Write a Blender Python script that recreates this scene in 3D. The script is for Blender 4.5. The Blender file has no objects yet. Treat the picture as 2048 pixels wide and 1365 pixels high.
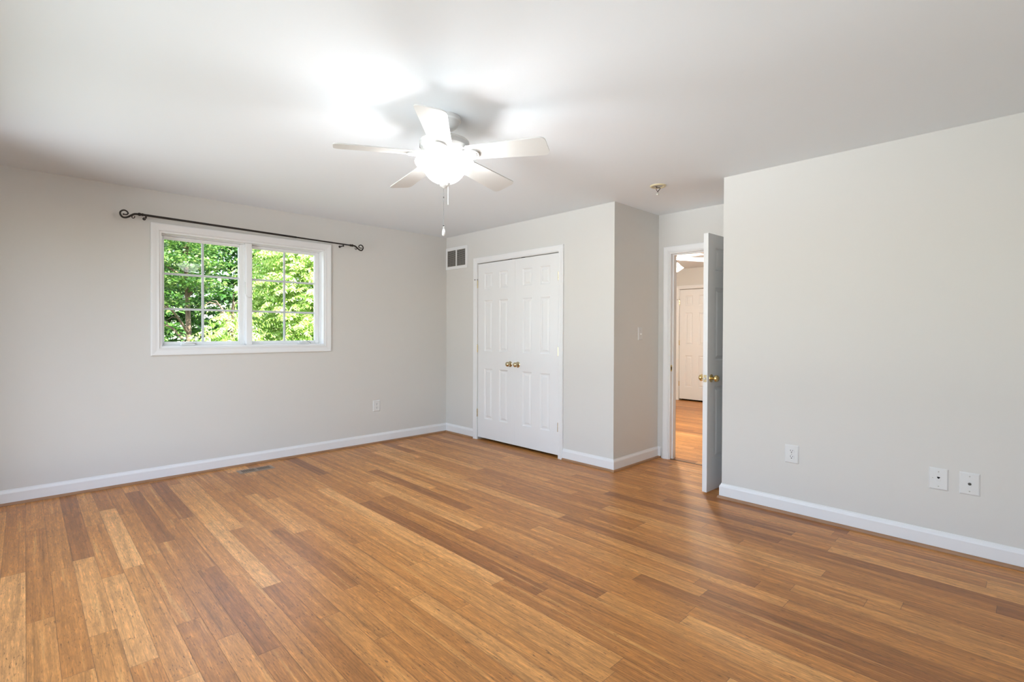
import bpy, bmesh, math, random
import numpy as np
from mathutils import Vector, Matrix
PI = math.pi
C = bpy.context.scene.collection
scn = bpy.context.scene

# ---------------------------------------------------------------- camera
def make_camera():
    cam = bpy.data.cameras.new('camera')
    o = bpy.data.objects.new('camera', cam); C.objects.link(o)
    yaw, pitch, roll = map(math.radians, (45.9376, -0.5744, 0.189))
    f = Vector((-math.sin(yaw)*math.cos(pitch), math.cos(yaw)*math.cos(pitch), math.sin(pitch)))
    r = Vector((math.cos(yaw), math.sin(yaw), 0)); u = r.cross(f)
    r2 = r*math.cos(roll) + u*math.sin(roll); u2 = -r*math.sin(roll) + u*math.cos(roll)
    o.matrix_world = Matrix(((r2.x, u2.x, -f.x, 5.1156), (r2.y, u2.y, -f.y, -3.8245), (r2.z, u2.z, -f.z, 1.2634), (0, 0, 0, 1)))
    cam.sensor_width = 36.0; cam.lens = 36.0*1004.66/2048
    cam.shift_x = (1024-1021.03)/2048; cam.shift_y = (674.0-682.5)/2048
    cam.clip_start = 0.05; cam.clip_end = 300
    scn.camera = o
make_camera()

# ---------------------------------------------------------------- sky, sun, added daylight lamps, exposure
SUN_STRENGTH, SKY_STRENGTH = 27.0, 1.0
FAN_BULB_W, BOWL_EMIT, FRONT_FILL_W, FAR_LAMP_W = 27.0, 30.0, 260.0, 125.0
LEFT_FILL_W, UPWARD_FILL_W = 130.0, 1400.0
w = bpy.data.worlds.new('sky'); scn.world = w; w.use_nodes = True
wn = w.node_tree.nodes; wl = w.node_tree.links
sky = wn.new('ShaderNodeTexSky'); sky.sky_type = 'NISHITA'; sky.sun_disc = False
sky.sun_elevation = math.radians(52); sky.sun_rotation = math.radians(70)
bg = wn['Background']; bg.inputs['Strength'].default_value = SKY_STRENGTH
hz = wn.new('ShaderNodeHueSaturation'); hz.inputs['Saturation'].default_value = .72          # sky colour muted to lessen its blue tint indoors
wl.new(sky.outputs['Color'], hz.inputs['Color']); wl.new(hz.outputs['Color'], bg.inputs['Color'])
def lamp(name, kind, loc, power, color=(1, 1, 1), direction=None, size=None):
    d = bpy.data.lights.new(name, kind); d.energy = power; d.color = color
    o = bpy.data.objects.new(name, d); C.objects.link(o); o.location = loc
    if direction is not None: o.rotation_euler = Vector(direction).to_track_quat('-Z', 'Y').to_euler()
    if kind == 'AREA': d.shape = 'RECTANGLE'; d.size, d.size_y = size
    elif size is not None and kind == 'POINT': d.shadow_soft_size = size
    return o
sun = lamp('sun', 'SUN', (20, 8, 30), SUN_STRENGTH, (1, .96, .88), (-.66, -.22, -.72)); sun.data.angle = math.radians(.6)
lamp('added_front_fill', 'AREA', (3.4, -10.5, -.6), FRONT_FILL_W, (.90, .955, 1), (0, 1, .12), (9.0, 4.5))  # area lamp added outside the front opening to brighten the room
lamp('added_upward_fill', 'AREA', (3.0, -13.0, -3.0), UPWARD_FILL_W, (.89, .96, 1), (0, 8.7, 4.5), (11.0, 5.0))  # area lamp added low outside, aimed up to lift the ceiling
lamp('added_sky_fill_left', 'AREA', (-3.0, -2.6, 5.0), LEFT_FILL_W, (.93, .96, 1), (.66, .06, -.74), (4.0, 3.0))  # area lamp added for the skylight that the trees block
scn.view_settings.view_transform = 'Standard'; scn.view_settings.look = 'None'
scn.view_settings.exposure = 0.05; scn.view_settings.gamma = 1.0; scn.view_settings.use_curve_mapping = False

# ---------------------------------------------------------------- materials
def mat(name, color, rough=.5, metal=0., spec=.5, bump=0., bscale=60., emit=None):
    m = bpy.data.materials.new(name); m.use_nodes = True
    n = m.node_tree.nodes; l = m.node_tree.links; b = n['Principled BSDF']
    b.inputs['Base Color'].default_value = (*color, 1); b.inputs['Roughness'].default_value = rough
    b.inputs['Metallic'].default_value = metal; b.inputs['Specular IOR Level'].default_value = spec
    if emit:
        b.inputs['Emission Color'].default_value = (*emit[0], 1); b.inputs['Emission Strength'].default_value = emit[1]
    if bump:
        g = n.new('ShaderNodeNewGeometry'); t = n.new('ShaderNodeTexNoise'); t.inputs['Scale'].default_value = bscale; t.inputs['Detail'].default_value = 4
        bp = n.new('ShaderNodeBump'); bp.inputs['Strength'].default_value = bump; bp.inputs['Distance'].default_value = .002
        l.new(g.outputs['Position'], t.inputs['Vector']); l.new(t.outputs['Fac'], bp.inputs['Height']); l.new(bp.outputs['Normal'], b.inputs['Normal'])
    return m
M_wall = mat('greige_wall_paint', (.69, .677, .648), .75, spec=.3, bump=.06, bscale=220)
M_ceil = mat('white_ceiling_paint', (.79, .83, .865), .9, spec=.2, bump=.05, bscale=200)
M_trim = mat('white_trim_paint', (.82, .825, .83), .38, spec=.5)
M_door = mat('white_door_paint', (.82, .825, .83), .42, spec=.5, bump=.05, bscale=90)
M_fan = mat('white_fan_enamel', (.74, .74, .73), .45)
M_blade = mat('white_blade_laminate', (.64, .64, .62), .5)
M_plast = mat('white_plastic', (.73, .735, .73), .35)
M_vinyl = mat('white_window_vinyl', (.86, .87, .88), .35)
M_grille = mat('pale_grey_grille_bar', (.62, .65, .68), .5)
M_brass = mat('polished_brass', (.78, .60, .28), .16, metal=1)
M_abrass = mat('satin_brass', (.62, .52, .34), .2, metal=1)
M_bronze = mat('oil_rubbed_bronze', (.022, .017, .014), .42, metal=.3)
M_dark = mat('opening_shade_black', (.012, .011, .01), .9)  # near-black colour stands in for shade inside openings
M_slot = mat('black_slot', (.02, .02, .02), .7)
M_louv = mat('shaded_louver_paint', (.40, .375, .34), .6)  # shade among the white louvres put into a darker paint
M_chain = mat('dull_chain_metal', (.30, .30, .30), .35, metal=.8)
M_reg = mat('brown_register_metal', (.36, .27, .20), .4, metal=.35)
M_ring = mat('ivory_ring', (.62, .55, .36), .4)
M_wire = mat('black_wire', (.02, .015, .014), .5)
M_redwire = mat('red_brown_wire', (.16, .07, .06), .5)
M_nut = mat('grey_wire_nut', (.52, .51, .47), .5)
M_steel = mat('steel', (.55, .55, .55), .3, metal=1)
M_ground = mat('forest_floor', (.07, .09, .03), .95)

def m_shoe():
    m = mat('stained_shoe_wood', (.33, .17, .08), .4); n = m.node_tree.nodes; l = m.node_tree.links
    g = n.new('ShaderNodeNewGeometry'); t = n.new('ShaderNodeTexNoise'); t.inputs['Scale'].default_value = 9; t.inputs['Detail'].default_value = 6
    r = n.new('ShaderNodeValToRGB'); r.color_ramp.elements[0].color = (.24, .11, .05, 1); r.color_ramp.elements[1].color = (.44, .25, .13, 1)
    l.new(g.outputs['Position'], t.inputs['Vector']); l.new(t.outputs['Fac'], r.inputs['Fac']); l.new(r.outputs['Color'], n['Principled BSDF'].inputs['Base Color'])
    return m
M_shoe = m_shoe()

def m_floor():
    m = bpy.data.materials.new('strand_bamboo_planks'); m.use_nodes = True
    n = m.node_tree.nodes; l = m.node_tree.links; b = n['Principled BSDF']
    def node(t, **k):
        x = n.new(t)
        for a, v in k.items(): setattr(x, a, v)
        return x
    def math_(op, a, bb=None, c=None):
        x = node('ShaderNodeMath', operation=op)
        for i, v in enumerate((a, bb, c)):
            if v is None: continue
            if isinstance(v, (int, float)): x.inputs[i].default_value = v
            else: l.new(v, x.inputs[i])
        return x.outputs[0]
    g = node('ShaderNodeNewGeometry'); s = node('ShaderNodeSeparateXYZ'); l.new(g.outputs['Position'], s.inputs[0])
    X, Y = s.outputs['X'], s.outputs['Y']
    PW = .0925
    v = math_('DIVIDE', math_('ADD', Y, 30.003), PW); row = math_('FLOOR', v); fv = math_('FRACT', v)
    wr = node('ShaderNodeTexWhiteNoise', noise_dimensions='1D'); l.new(row, wr.inputs['W'])
    wr2 = node('ShaderNodeTexWhiteNoise', noise_dimensions='1D'); l.new(math_('ADD', row, 517.3), wr2.inputs['W'])
    plen = math_('ADD', math_('MULTIPLY', wr2.outputs['Value'], .55), .85)
    u = math_('DIVIDE', math_('ADD', math_('ADD', X, 20), math_('MULTIPLY', wr.outputs['Value'], 7.0)), plen)
    idx = math_('FLOOR', u); fu = math_('FRACT', u)
    cb = node('ShaderNodeCombineXYZ'); l.new(row, cb.inputs[0]); l.new(idx, cb.inputs[1])
    wp = node('ShaderNodeTexWhiteNoise', noise_dimensions='2D'); l.new(cb.outputs[0], wp.inputs['Vector'])
    sc = node('ShaderNodeSeparateColor'); l.new(wp.outputs['Color'], sc.inputs[0])
    # plank base tone
    rp = node('ShaderNodeValToRGB'); e = rp.color_ramp.elements
    e[0].position = 0; e[0].color = (.29, .105, .026, 1); e[1].position = 1; e[1].color = (.67, .328, .108, 1)
    for p, c in ((.12, (.415, .163, .038, 1)), (.45, (.485, .199, .049, 1)), (.85, (.560, .248, .068, 1))):
        x = e.new(p); x.color = c
    l.new(wp.outputs['Value'], rp.inputs['Fac'])
    # long strand streaks, offset for every plank
    def coords(sx, sy, off):
        c = node('ShaderNodeCombineXYZ')
        l.new(math_('ADD', math_('MULTIPLY', X, sx), math_('MULTIPLY', sc.outputs[0], 40)), c.inputs[0])
        l.new(math_('ADD', math_('MULTIPLY', Y, sy), math_('MULTIPLY', sc.outputs[1], 90)), c.inputs[1]); c.inputs[2].default_value = off
        return c.outputs[0]
    def noise(vec, detail, rough=.6, scale=1.):
        t = node('ShaderNodeTexNoise'); t.inputs['Scale'].default_value = scale; t.inputs['Detail'].default_value = detail; t.inputs['Roughness'].default_value = rough
        l.new(vec, t.inputs['Vector']); return t.outputs['Fac']
    def rampv(val, a, bb, lo, hi):
        r = node('ShaderNodeMapRange'); r.clamp = True; l.new(val, r.inputs[0]); r.inputs[1].default_value = a; r.inputs[2].default_value = bb
        r.inputs[3].default_value = lo; r.inputs[4].default_value = hi; return r.outputs[0]
    wide = noise(coords(.9, 30, 0), 5, .6); fine = noise(coords(15, 165, 3), 5, .72); fleck = noise(coords(30, 170, 7), 2, .5); node_ = noise(coords(9, 9, 11), 3, .55)
    def mulcol(col, fac):
        x = node('ShaderNodeVectorMath', operation='SCALE'); l.new(col, x.inputs[0]); l.new(fac, x.inputs['Scale']); return x.outputs[0]
    col = mulcol(rp.outputs['Color'], rampv(wide, .28, .72, .74, 1.30))
    col = mulcol(col, rampv(fine, .3, .7, .74, 1.24))
    mott = noise(coords(8, 34, 15), 5, .65); dash = noise(coords(11, 120, 23), 3, .55); line = noise(coords(.7, 75, 19), 4, .6)
    col = mulcol(col, rampv(mott, .3, .7, .80, 1.18)); col = mulcol(col, rampv(line, .34, .44, .74, 1.0))
    pale = node('ShaderNodeMix', data_type='RGBA'); l.new(math_('MULTIPLY', rampv(wide, .58, .70, 0, 1), .45), pale.inputs[0]); l.new(col, pale.inputs[6]); pale.inputs[7].default_value = (.66, .40, .14, 1)
    pd = mulcol(pale.outputs[2], rampv(dash, .56, .68, 1.06, 1.36))
    dk = node('ShaderNodeMix', data_type='RGBA'); l.new(math_('MULTIPLY', rampv(fleck, .60, .68, 0, 1), rampv(node_, .42, .60, .15, .75)), dk.inputs[0]); l.new(pd, dk.inputs[6]); dk.inputs[7].default_value = (.11, .045, .015, 1)
    # seams
    ev = math_('MINIMUM', fv, math_('SUBTRACT', 1, fv)); eu = math_('MULTIPLY', math_('MINIMUM', fu, math_('SUBTRACT', 1, fu)), plen)
    seam = math_('MINIMUM', rampv(ev, .006, .018, 0, 1), rampv(eu, .0006, .0018, 0, 1))
    fin = mulcol(dk.outputs[2], rampv(seam, 0, 1, .55, 1))
    l.new(fin, b.inputs['Base Color'])
    l.new(rampv(fine, .3, .7, .30, .42), b.inputs['Roughness']); b.inputs['Specular IOR Level'].default_value = .43
    bp = node('ShaderNodeBump'); bp.inputs['Strength'].default_value = .25; bp.inputs['Distance'].default_value = .0012
    l.new(math_('ADD', seam, math_('MULTIPLY', fine, .25)), bp.inputs['Height']); l.new(bp.outputs['Normal'], b.inputs['Normal'])
    return m
M_floor = m_floor()

def m_glass():
    m = bpy.data.materials.new('window_glass'); m.use_nodes = True; n = m.node_tree.nodes; l = m.node_tree.links; n.clear()
    o = n.new('ShaderNodeOutputMaterial'); mx = n.new('ShaderNodeMixShader'); t = n.new('ShaderNodeBsdfTransparent'); g = n.new('ShaderNodeBsdfGlossy'); f = n.new('ShaderNodeFresnel')
    t.inputs[0].default_value = (.975, .985, .98, 1); g.inputs['Roughness'].default_value = .01; f.inputs[0].default_value = 1.16
    l.new(f.outputs[0], mx.inputs[0]); l.new(t.outputs[0], mx.inputs[1]); l.new(g.outputs[0], mx.inputs[2]); l.new(mx.outputs[0], o.inputs[0])
    return m
M_glass = m_glass()
def m_shade(name, strength, color=(.955, .98, 1), outer=False):
    m = bpy.data.materials.new(name); m.use_nodes = True; n = m.node_tree.nodes; l = m.node_tree.links; n.clear()
    o = n.new('ShaderNodeOutputMaterial'); a = n.new('ShaderNodeAddShader'); e = n.new('ShaderNodeEmission'); mx = n.new('ShaderNodeMixShader')
    d = n.new('ShaderNodeBsdfTranslucent'); t = n.new('ShaderNodeBsdfDiffuse'); d.inputs[0].default_value = t.inputs[0].default_value = (.9, .9, .9, 1)
    mx.inputs[0].default_value = .5; e.inputs[0].default_value = (*color, 1); e.inputs[1].default_value = strength
    if outer:
        g = n.new('ShaderNodeNewGeometry'); k = n.new('ShaderNodeMapRange'); k.inputs[3].default_value = strength; k.inputs[4].default_value = 4.0
        sx = n.new('ShaderNodeSeparateXYZ'); up_fade = n.new('ShaderNodeMapRange'); up_fade.inputs[1].default_value = -.35; up_fade.inputs[2].default_value = .25; up_fade.inputs[3].default_value = 1.0; up_fade.inputs[4].default_value = .05
        mu = n.new('ShaderNodeMath'); mu.operation = 'MULTIPLY'                     # glow cut on inner and upward faces to tame the ceiling hot spot
        l.new(g.outputs['Normal'], sx.inputs[0]); l.new(sx.outputs[2], up_fade.inputs[0]); l.new(g.outputs['Backfacing'], k.inputs[0]); k.inputs[4].default_value = 1.5
        l.new(k.outputs[0], mu.inputs[0]); l.new(up_fade.outputs[0], mu.inputs[1]); l.new(mu.outputs[0], e.inputs[1])
    l.new(d.outputs[0], mx.inputs[1]); l.new(t.outputs[0], mx.inputs[2]); l.new(mx.outputs[0], a.inputs[0]); l.new(e.outputs[0], a.inputs[1]); l.new(a.outputs[0], o.inputs[0])
    return m
M_bowl = m_shade('lit_frosted_bowl', BOWL_EMIT, outer=True)
M_tulip = m_shade('lit_frosted_tulip', 6.0, (1, .9, .76))
def m_leaf(name, stops, trans=.45):
    m = bpy.data.materials.new(name); m.use_nodes = True; n = m.node_tree.nodes; l = m.node_tree.links; n.clear()
    o = n.new('ShaderNodeOutputMaterial'); mx = n.new('ShaderNodeMixShader'); d = n.new('ShaderNodeBsdfDiffuse'); t = n.new('ShaderNodeBsdfTranslucent')
    gl = n.new('ShaderNodeBsdfGlossy'); gl.inputs['Roughness'].default_value = .45; mg = n.new('ShaderNodeMixShader'); mg.inputs[0].default_value = .09
    g = n.new('ShaderNodeNewGeometry'); r = n.new('ShaderNodeValToRGB'); e = r.color_ramp.elements
    e[0].color = (*stops[0], 1); e[1].color = (*stops[-1], 1)
    for i, c in enumerate(stops[1:-1]): e.new((i+1)/(len(stops)-1)).color = (*c, 1)
    l.new(g.outputs['Random Per Island'], r.inputs['Fac']); l.new(r.outputs[0], d.inputs[0]); l.new(r.outputs[0], t.inputs[0]); mx.inputs[0].default_value = trans
    l.new(d.outputs[0], mx.inputs[1]); l.new(t.outputs[0], mx.inputs[2]); l.new(mx.outputs[0], mg.inputs[1]); l.new(gl.outputs[0], mg.inputs[2]); l.new(mg.outputs[0], o.inputs[0])
    return m
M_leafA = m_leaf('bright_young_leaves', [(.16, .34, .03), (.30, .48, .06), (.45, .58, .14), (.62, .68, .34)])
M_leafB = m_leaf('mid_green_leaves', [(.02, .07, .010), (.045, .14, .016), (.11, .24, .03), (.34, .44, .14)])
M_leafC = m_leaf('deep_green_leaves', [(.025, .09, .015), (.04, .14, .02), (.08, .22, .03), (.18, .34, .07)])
def m_bark():
    m = mat('brown_bark', (.2, .14, .1), .9); n = m.node_tree.nodes; l = m.node_tree.links
    g = n.new('ShaderNodeTexCoord'); mp = n.new('ShaderNodeMapping'); mp.inputs['Scale'].default_value = (9, 9, 2.2); t = n.new('ShaderNodeTexNoise'); t.inputs['Scale'].default_value = 3; t.inputs['Detail'].default_value = 7
    r = n.new('ShaderNodeValToRGB'); r.color_ramp.elements[0].position = .3; r.color_ramp.elements[0].color = (.05, .032, .02, 1); r.color_ramp.elements[1].position = .7; r.color_ramp.elements[1].color = (.20, .14, .09, 1)
    l.new(g.outputs['Object'], mp.inputs[0]); l.new(mp.outputs[0], t.inputs['Vector']); l.new(t.outputs['Fac'], r.inputs['Fac']); l.new(r.outputs[0], n['Principled BSDF'].inputs['Base Color'])
    return m
M_bark = m_bark()

# ---------------------------------------------------------------- mesh helpers
def link(name, me, m, parent=None, loc=(0, 0, 0), rot=(0, 0, 0)):
    o = bpy.data.objects.new(name, me); C.objects.link(o)
    if m is not None: me.materials.append(m)
    if parent is not None: o.parent = parent
    o.location = loc; o.rotation_euler = rot
    return o
def obj(name, bm, m, parent=None, loc=(0, 0, 0), rot=(0, 0, 0), smooth=False, angle=None):
    me = bpy.data.meshes.new(name); bmesh.ops.recalc_face_normals(bm, faces=bm.faces[:]); bm.to_mesh(me); bm.free()
    if smooth:
        me.shade_smooth()
        if angle: me.set_sharp_from_angle(angle=math.radians(angle))
    return link(name, me, m, parent, loc, rot)
def tag(o, label, cat, group=None, kind=None):
    o['label'] = label; o['category'] = cat
    if group: o['group'] = group
    if kind: o['kind'] = kind
    return o
def struct(o, label, cat): return tag(o, label, cat, kind='structure')
def thing(name, label, cat, loc=(0, 0, 0), rotz=0., group=None, kind=None):
    o = bpy.data.objects.new(name, None); C.objects.link(o); o.location = loc; o.rotation_euler = (0, 0, rotz); o.empty_display_size = .05
    return tag(o, label, cat, group, kind)
def box(bm, x0, x1, y0, y1, z0, z1, bev=0.):
    r = bmesh.ops.create_cube(bm, size=1); vs = r['verts']
    for v in vs:
        v.co = Vector(((x0+x1)/2 + v.co.x*(x1-x0), (y0+y1)/2 + v.co.y*(y1-y0), (z0+z1)/2 + v.co.z*(z1-z0)))
    if bev:
        es = list({e for v in vs for e in v.link_edges}); bmesh.ops.bevel(bm, geom=es, offset=bev, segments=2, affect='EDGES', profile=.5)
    return bm
def lathe(bm, prof, n=48, M=None):
    M = M or Matrix.Identity(4); rings = []
    for r, z in prof:
        if r < 1e-6: rings.append([bm.verts.new(M @ Vector((0, 0, z)))])
        else: rings.append([bm.verts.new(M @ Vector((r*math.cos(2*PI*i/n), r*math.sin(2*PI*i/n), z))) for i in range(n)])
    for a, b in zip(rings, rings[1:]):
        for i in range(n):
            j = (i+1) % n
            if len(a) == 1 and len(b) == 1: continue
            if len(a) == 1: bm.faces.new((a[0], b[j], b[i]))
            elif len(b) == 1: bm.faces.new((a[i], a[j], b[0]))
            else: bm.faces.new((a[i], a[j], b[j], b[i]))
    return bm
def tube(bm, pts, rad, n=8, closed=False, caps=True):
    pts = [Vector(p) for p in pts]; N = len(pts)
    rads = rad if isinstance(rad, (list, tuple)) else [rad]*N
    rings = []; up = None
    for i in range(N):
        a = pts[i-1] if (i > 0 or closed) else pts[i]; b = pts[(i+1) % N] if (i < N-1 or closed) else pts[i]
        t = (b-a).normalized()
        if up is None:
            up = Vector((0, 0, 1)) if abs(t.z) < .9 else Vector((1, 0, 0))
        s = t.cross(up)
        if s.length < 1e-5: s = t.cross(Vector((1, 0, 0)))
        s.normalize(); up = s.cross(t).normalized()
        rings.append([bm.verts.new(pts[i] + (s*math.cos(2*PI*k/n) + up*math.sin(2*PI*k/n))*rads[i]) for k in range(n)])
    pr = list(zip(rings, rings[1:])) + ([(rings[-1], rings[0])] if closed else [])
    for a, b in pr:
        for k in range(n): bm.faces.new((a[k], a[(k+1) % n], b[(k+1) % n], b[k]))
    if caps and not closed:
        bm.faces.new(rings[0][::-1]); bm.faces.new(rings[-1])
    return bm
def spline(pts, k=6):
    P = [Vector(p) for p in pts]; out = []
    for i in range(len(P)-1):
        p0 = P[max(i-1, 0)]; p1 = P[i]; p2 = P[i+1]; p3 = P[min(i+2, len(P)-1)]
        for j in range(k):
            t = j/k; out.append(.5*((2*p1)+(p2-p0)*t+(2*p0-5*p1+4*p2-p3)*t*t+(3*p1-p0-3*p2+p3)*t**3))
    out.append(P[-1]); return out
def sweep2d(bm, path, prof, closed=False, fn=None):
    """profile (offset to the left of the path, height) carried along a 2-D path with mitred corners; fn maps (u, v, h) to 3-D"""
    P = [Vector(p) for p in path]; N = len(P); rings = []
    for i in range(N):
        d1 = (P[i]-P[i-1]).normalized() if (i > 0 or closed) else None
        d2 = (P[(i+1) % N]-P[i]).normalized() if (i < N-1 or closed) else None
        d1 = d1 or d2; d2 = d2 or d1
        n1 = Vector((-d1.y, d1.x)); n2 = Vector((-d2.y, d2.x)); mt = (n1+n2); mt = mt/(mt.length**2)*2
        rings.append([bm.verts.new(fn(P[i].x+mt.x*o, P[i].y+mt.y*o, h)) for o, h in prof])
    pr = list(zip(rings, rings[1:])) + ([(rings[-1], rings[0])] if closed else [])
    K = len(prof)
    for a, b in pr:
        for k in range(K): bm.faces.new((a[k], b[k], b[(k+1) % K], a[(k+1) % K]))
    if not closed:
        bm.faces.new(rings[0]); bm.faces.new(rings[-1][::-1])
    return bm
def wall_with_openings(bm, axis, p0, p1, a0, a1, z0, z1, holes):
    """box wall; axis 'x': the wall runs along x with thickness y p0..p1"""
    A = sorted({a0, a1, *[h[0] for h in holes], *[h[1] for h in holes]}); Z = sorted({z0, z1, *[h[2] for h in holes], *[h[3] for h in holes]})
    for i in range(len(A)-1):
        for j in range(len(Z)-1):
            ca, cz = (A[i]+A[i+1])/2, (Z[j]+Z[j+1])/2
            if any(h[0] < ca < h[1] and h[2] < cz < h[3] for h in holes): continue
            if axis == 'x': box(bm, A[i], A[i+1], p0, p1, Z[j], Z[j+1])
            else: box(bm, p0, p1, A[i], A[i+1], Z[j], Z[j+1])
    bmesh.ops.remove_doubles(bm, verts=bm.verts[:], dist=1e-5)
    seen = {}
    for f in bm.faces[:]:
        k = tuple(sorted(v.index for v in f.verts)); seen.setdefault(k, []).append(f)
    bm.verts.index_update(); seen = {}
    for f in bm.faces[:]: seen.setdefault(tuple(sorted(v.index for v in f.verts)), []).append(f)
    dead = [f for fs in seen.values() if len(fs) > 1 for f in fs]
    if dead: bmesh.ops.delete(bm, geom=dead, context='FACES')
    return bm

# ---------------------------------------------------------------- room shell
H = 2.44
XB, YD, XC, XE, YF, YN = 2.507, .776, 3.49, 5.9, 4.95, -4.3      # closet end, doorway wall, big wall start, east wall, far wall, near wall
WY0, WY1, WZ0, WZ1 = -3.0, -1.572, 1.117, 2.105                    # window opening
CX0, CX1, CZ = .61, 1.853, 2.06                                    # closet opening
DX0, DX1, DZ = 2.635, 3.412, 2.045                                 # doorway opening
FX0 = .575; FX1 = FX0 + (CX1-CX0)                                  # far closet opening
struct(obj('floor', box(bmesh.new(), -.14, 6.04, -4.44, 5.06, -.12, 0), M_floor), 'honey brown strand bamboo plank floor through room and doorway', 'floor')
struct(obj('ceiling', box(bmesh.new(), -.14, 6.04, -4.44, 5.06, H, H+.12), M_ceil), 'flat white painted ceiling around the fan', 'ceiling')
struct(obj('wall_left', wall_with_openings(bmesh.new(), 'y', -.14, 0, -4.44, 5.06, 0, H, [(WY0, WY1, WZ0, WZ1)]), M_wall), 'greige left wall around the white double window', 'wall')
struct(obj('wall_back', wall_with_openings(bmesh.new(), 'x', 0, .115, 0, XB, 0, H, [(CX0, CX1, 0, CZ)]), M_wall), 'greige back wall around the white double closet doors', 'wall')
struct(obj('wall_recess_left', box(bmesh.new(), XB-.115, XB, .115, YD, 0, H), M_wall), 'shaded greige side wall of recess holding the light switch', 'wall')
struct(obj('wall_doorway', wall_with_openings(bmesh.new(), 'x', YD, YD+.115, 0, XE, 0, H, [(DX0, DX1, 0, DZ)]), M_wall), 'greige wall above and beside the open doorway', 'wall')
struct(obj('wall_recess_right', box(bmesh.new(), XC, XC+.115, .115, YD, 0, H), M_wall), 'narrow recess wall hidden behind the open door', 'wall')
struct(obj('wall_right', box(bmesh.new(), XC, XE, 0, .115, 0, H), M_wall), 'big plain greige wall at right with outlet and jack plates', 'wall')
struct(obj('wall_side', box(bmesh.new(), XE, XE+.14, -4.44, 5.06, 0, H), M_wall), 'greige side wall out of view to the right', 'wall')
struct(obj('wall_front', wall_with_openings(bmesh.new(), 'x', YN-.14, YN, 0, XE, 0, H, [(.9, 5.1, .35, 2.2)]), M_wall), 'greige wall behind the viewer with an added wide light opening', 'wall')  # opening added to let fill light in from behind
struct(obj('wall_far', wall_with_openings(bmesh.new(), 'x', YF, YF+.11, 0, XE, 0, H, [(FX0, FX1, 0, CZ)]), M_wall), 'warm lit wall of the next room seen through doorway', 'wall')
struct(obj('wall_far_closet', wall_with_openings(bmesh.new(), 'x', YF+.11, YF+.2, 0, XE, 0, H, []), M_dark), 'black backing standing in for shade behind next room closet doors', 'wall')  # near-black sheet stands in for the unlit closet depth

# baseboards with stained shoe moulding
BASE = [(0, .012), (.014, .012), (.014, .086), (.010, .097), (.005, .104), (.004, .111), (0, .111)]
SHOE = [(0.001, .0)] + [(.014+.013*math.cos(a), .019*math.sin(a)) for a in [0, .35, .7, 1.05, 1.4, PI/2]] + [(0.001, .019)]
def skirting(name, path, label):
    fn = lambda u, v, h: (u, v, h)
    o = struct(obj(name, sweep2d(bmesh.new(), path, BASE, fn=fn), M_trim), label, 'baseboard')
    s = obj('shoe_molding', sweep2d(bmesh.new(), path, SHOE, fn=fn), M_shoe, o); s['label'] = 'brown stained quarter round strip'
    return o
CW = .062
# room side lies to the left of the path
skirting('baseboard_left', [(CX0-CW-.003, 0), (0, 0), (0, YN), (1.0, YN)], 'white baseboard under the window wall into the corner')
skirting('baseboard_back', [(2.5465, YD), (XB, YD), (XB, 0), (CX1+CW+.003, 0)], 'white baseboard wrapping the corner beside closet and recess')
skirting('baseboard_right', [(1.0, YN), (XE, YN), (XE, 0), (XC, 0), (XC, YD), (DX1+CW+.004, YD)], 'white baseboard along the big right wall')
skirting('baseboard_far', [(FX0-CW, YF), (0, YF), (0, YD+.115), (DX0-CW, YD+.115)], 'white baseboard in the next room left of its closet')

# door casings
CAS = [(0, 0), (0, .010), (.006, .013), (.014, .0115), (.022, .012), (.036, .0155), (.050, .018), (.058, .018), (CW, .015), (CW, 0)]
def casing(name, label, x0, x1, top, y, sgn, mat_=M_trim):
    """three sided casing round an opening in a wall at y; sgn -1 faces -y"""
    path = [(x1+.004, 0), (x1+.004, top+.004), (x0-.004, top+.004), (x0-.004, 0)]
    prof = [(-o, h) for o, h in CAS]
    return struct(obj(name, sweep2d(bmesh.new(), path, prof, fn=lambda u, v, h: (u, y+sgn*h, v)), mat_), label, 'door casing')
def jamb(parent, x0, x1, top, y0, y1, name='jamb', stop=None):
    bm = bmesh.new(); t = .018
    box(bm, x0, x0+t, y0, y1, 0, top); box(bm, x1-t, x1, y0, y1, 0, top); box(bm, x0+t, x1-t, y0+.0004, y1-.0004, top-t, top)
    if stop:
        s0, s1 = stop; box(bm, x0+t, x0+t+.011, s0, s1, 0, top-t); box(bm, x1-t-.011, x1-t, s0, s1, 0, top-t); box(bm, x0+t+.011, x1-t-.011, s0+.0004, s1-.0004, top-t-.011, top-t)
    return obj(name, bm, M_trim, parent)
t1 = casing('trim_1', 'white moulded casing framing the double closet doors', CX0, CX1, CZ, 0, -1)
t2 = casing('trim_2', 'white moulded casing framing the open doorway in the recess', DX0, DX1, DZ, YD, -1)
jamb(t2, DX0-.012, DX1+.012, DZ+.012, YD-.001, YD+.116, stop=(YD+.040, YD+.075))
sp = obj('strike_plate', box(bmesh.new(), DX0+.0055, DX0+.008, YD+.006, YD+.034, .875, .935), M_brass, t2); sp['label'] = 'small brass strike plate on jamb'
obj('strike_hole', box(bmesh.new(), DX0+.0075, DX0+.0085, YD+.013, YD+.027, .890, .920), M_dark, sp)
t3 = casing('trim_3', 'cream lit casing round closet door in the next room', FX0, FX1, CZ, YF, -1)
struct(obj('trim_4', box(bmesh.new(), DX0+.006, DX1-.006, YD+.004, YD+.030, 0, .004, .0015), mat('dark_seam_strip', (.12, .05, .02), .4)), 'thin dark wood threshold strip across the doorway floor', 'threshold')

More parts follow.
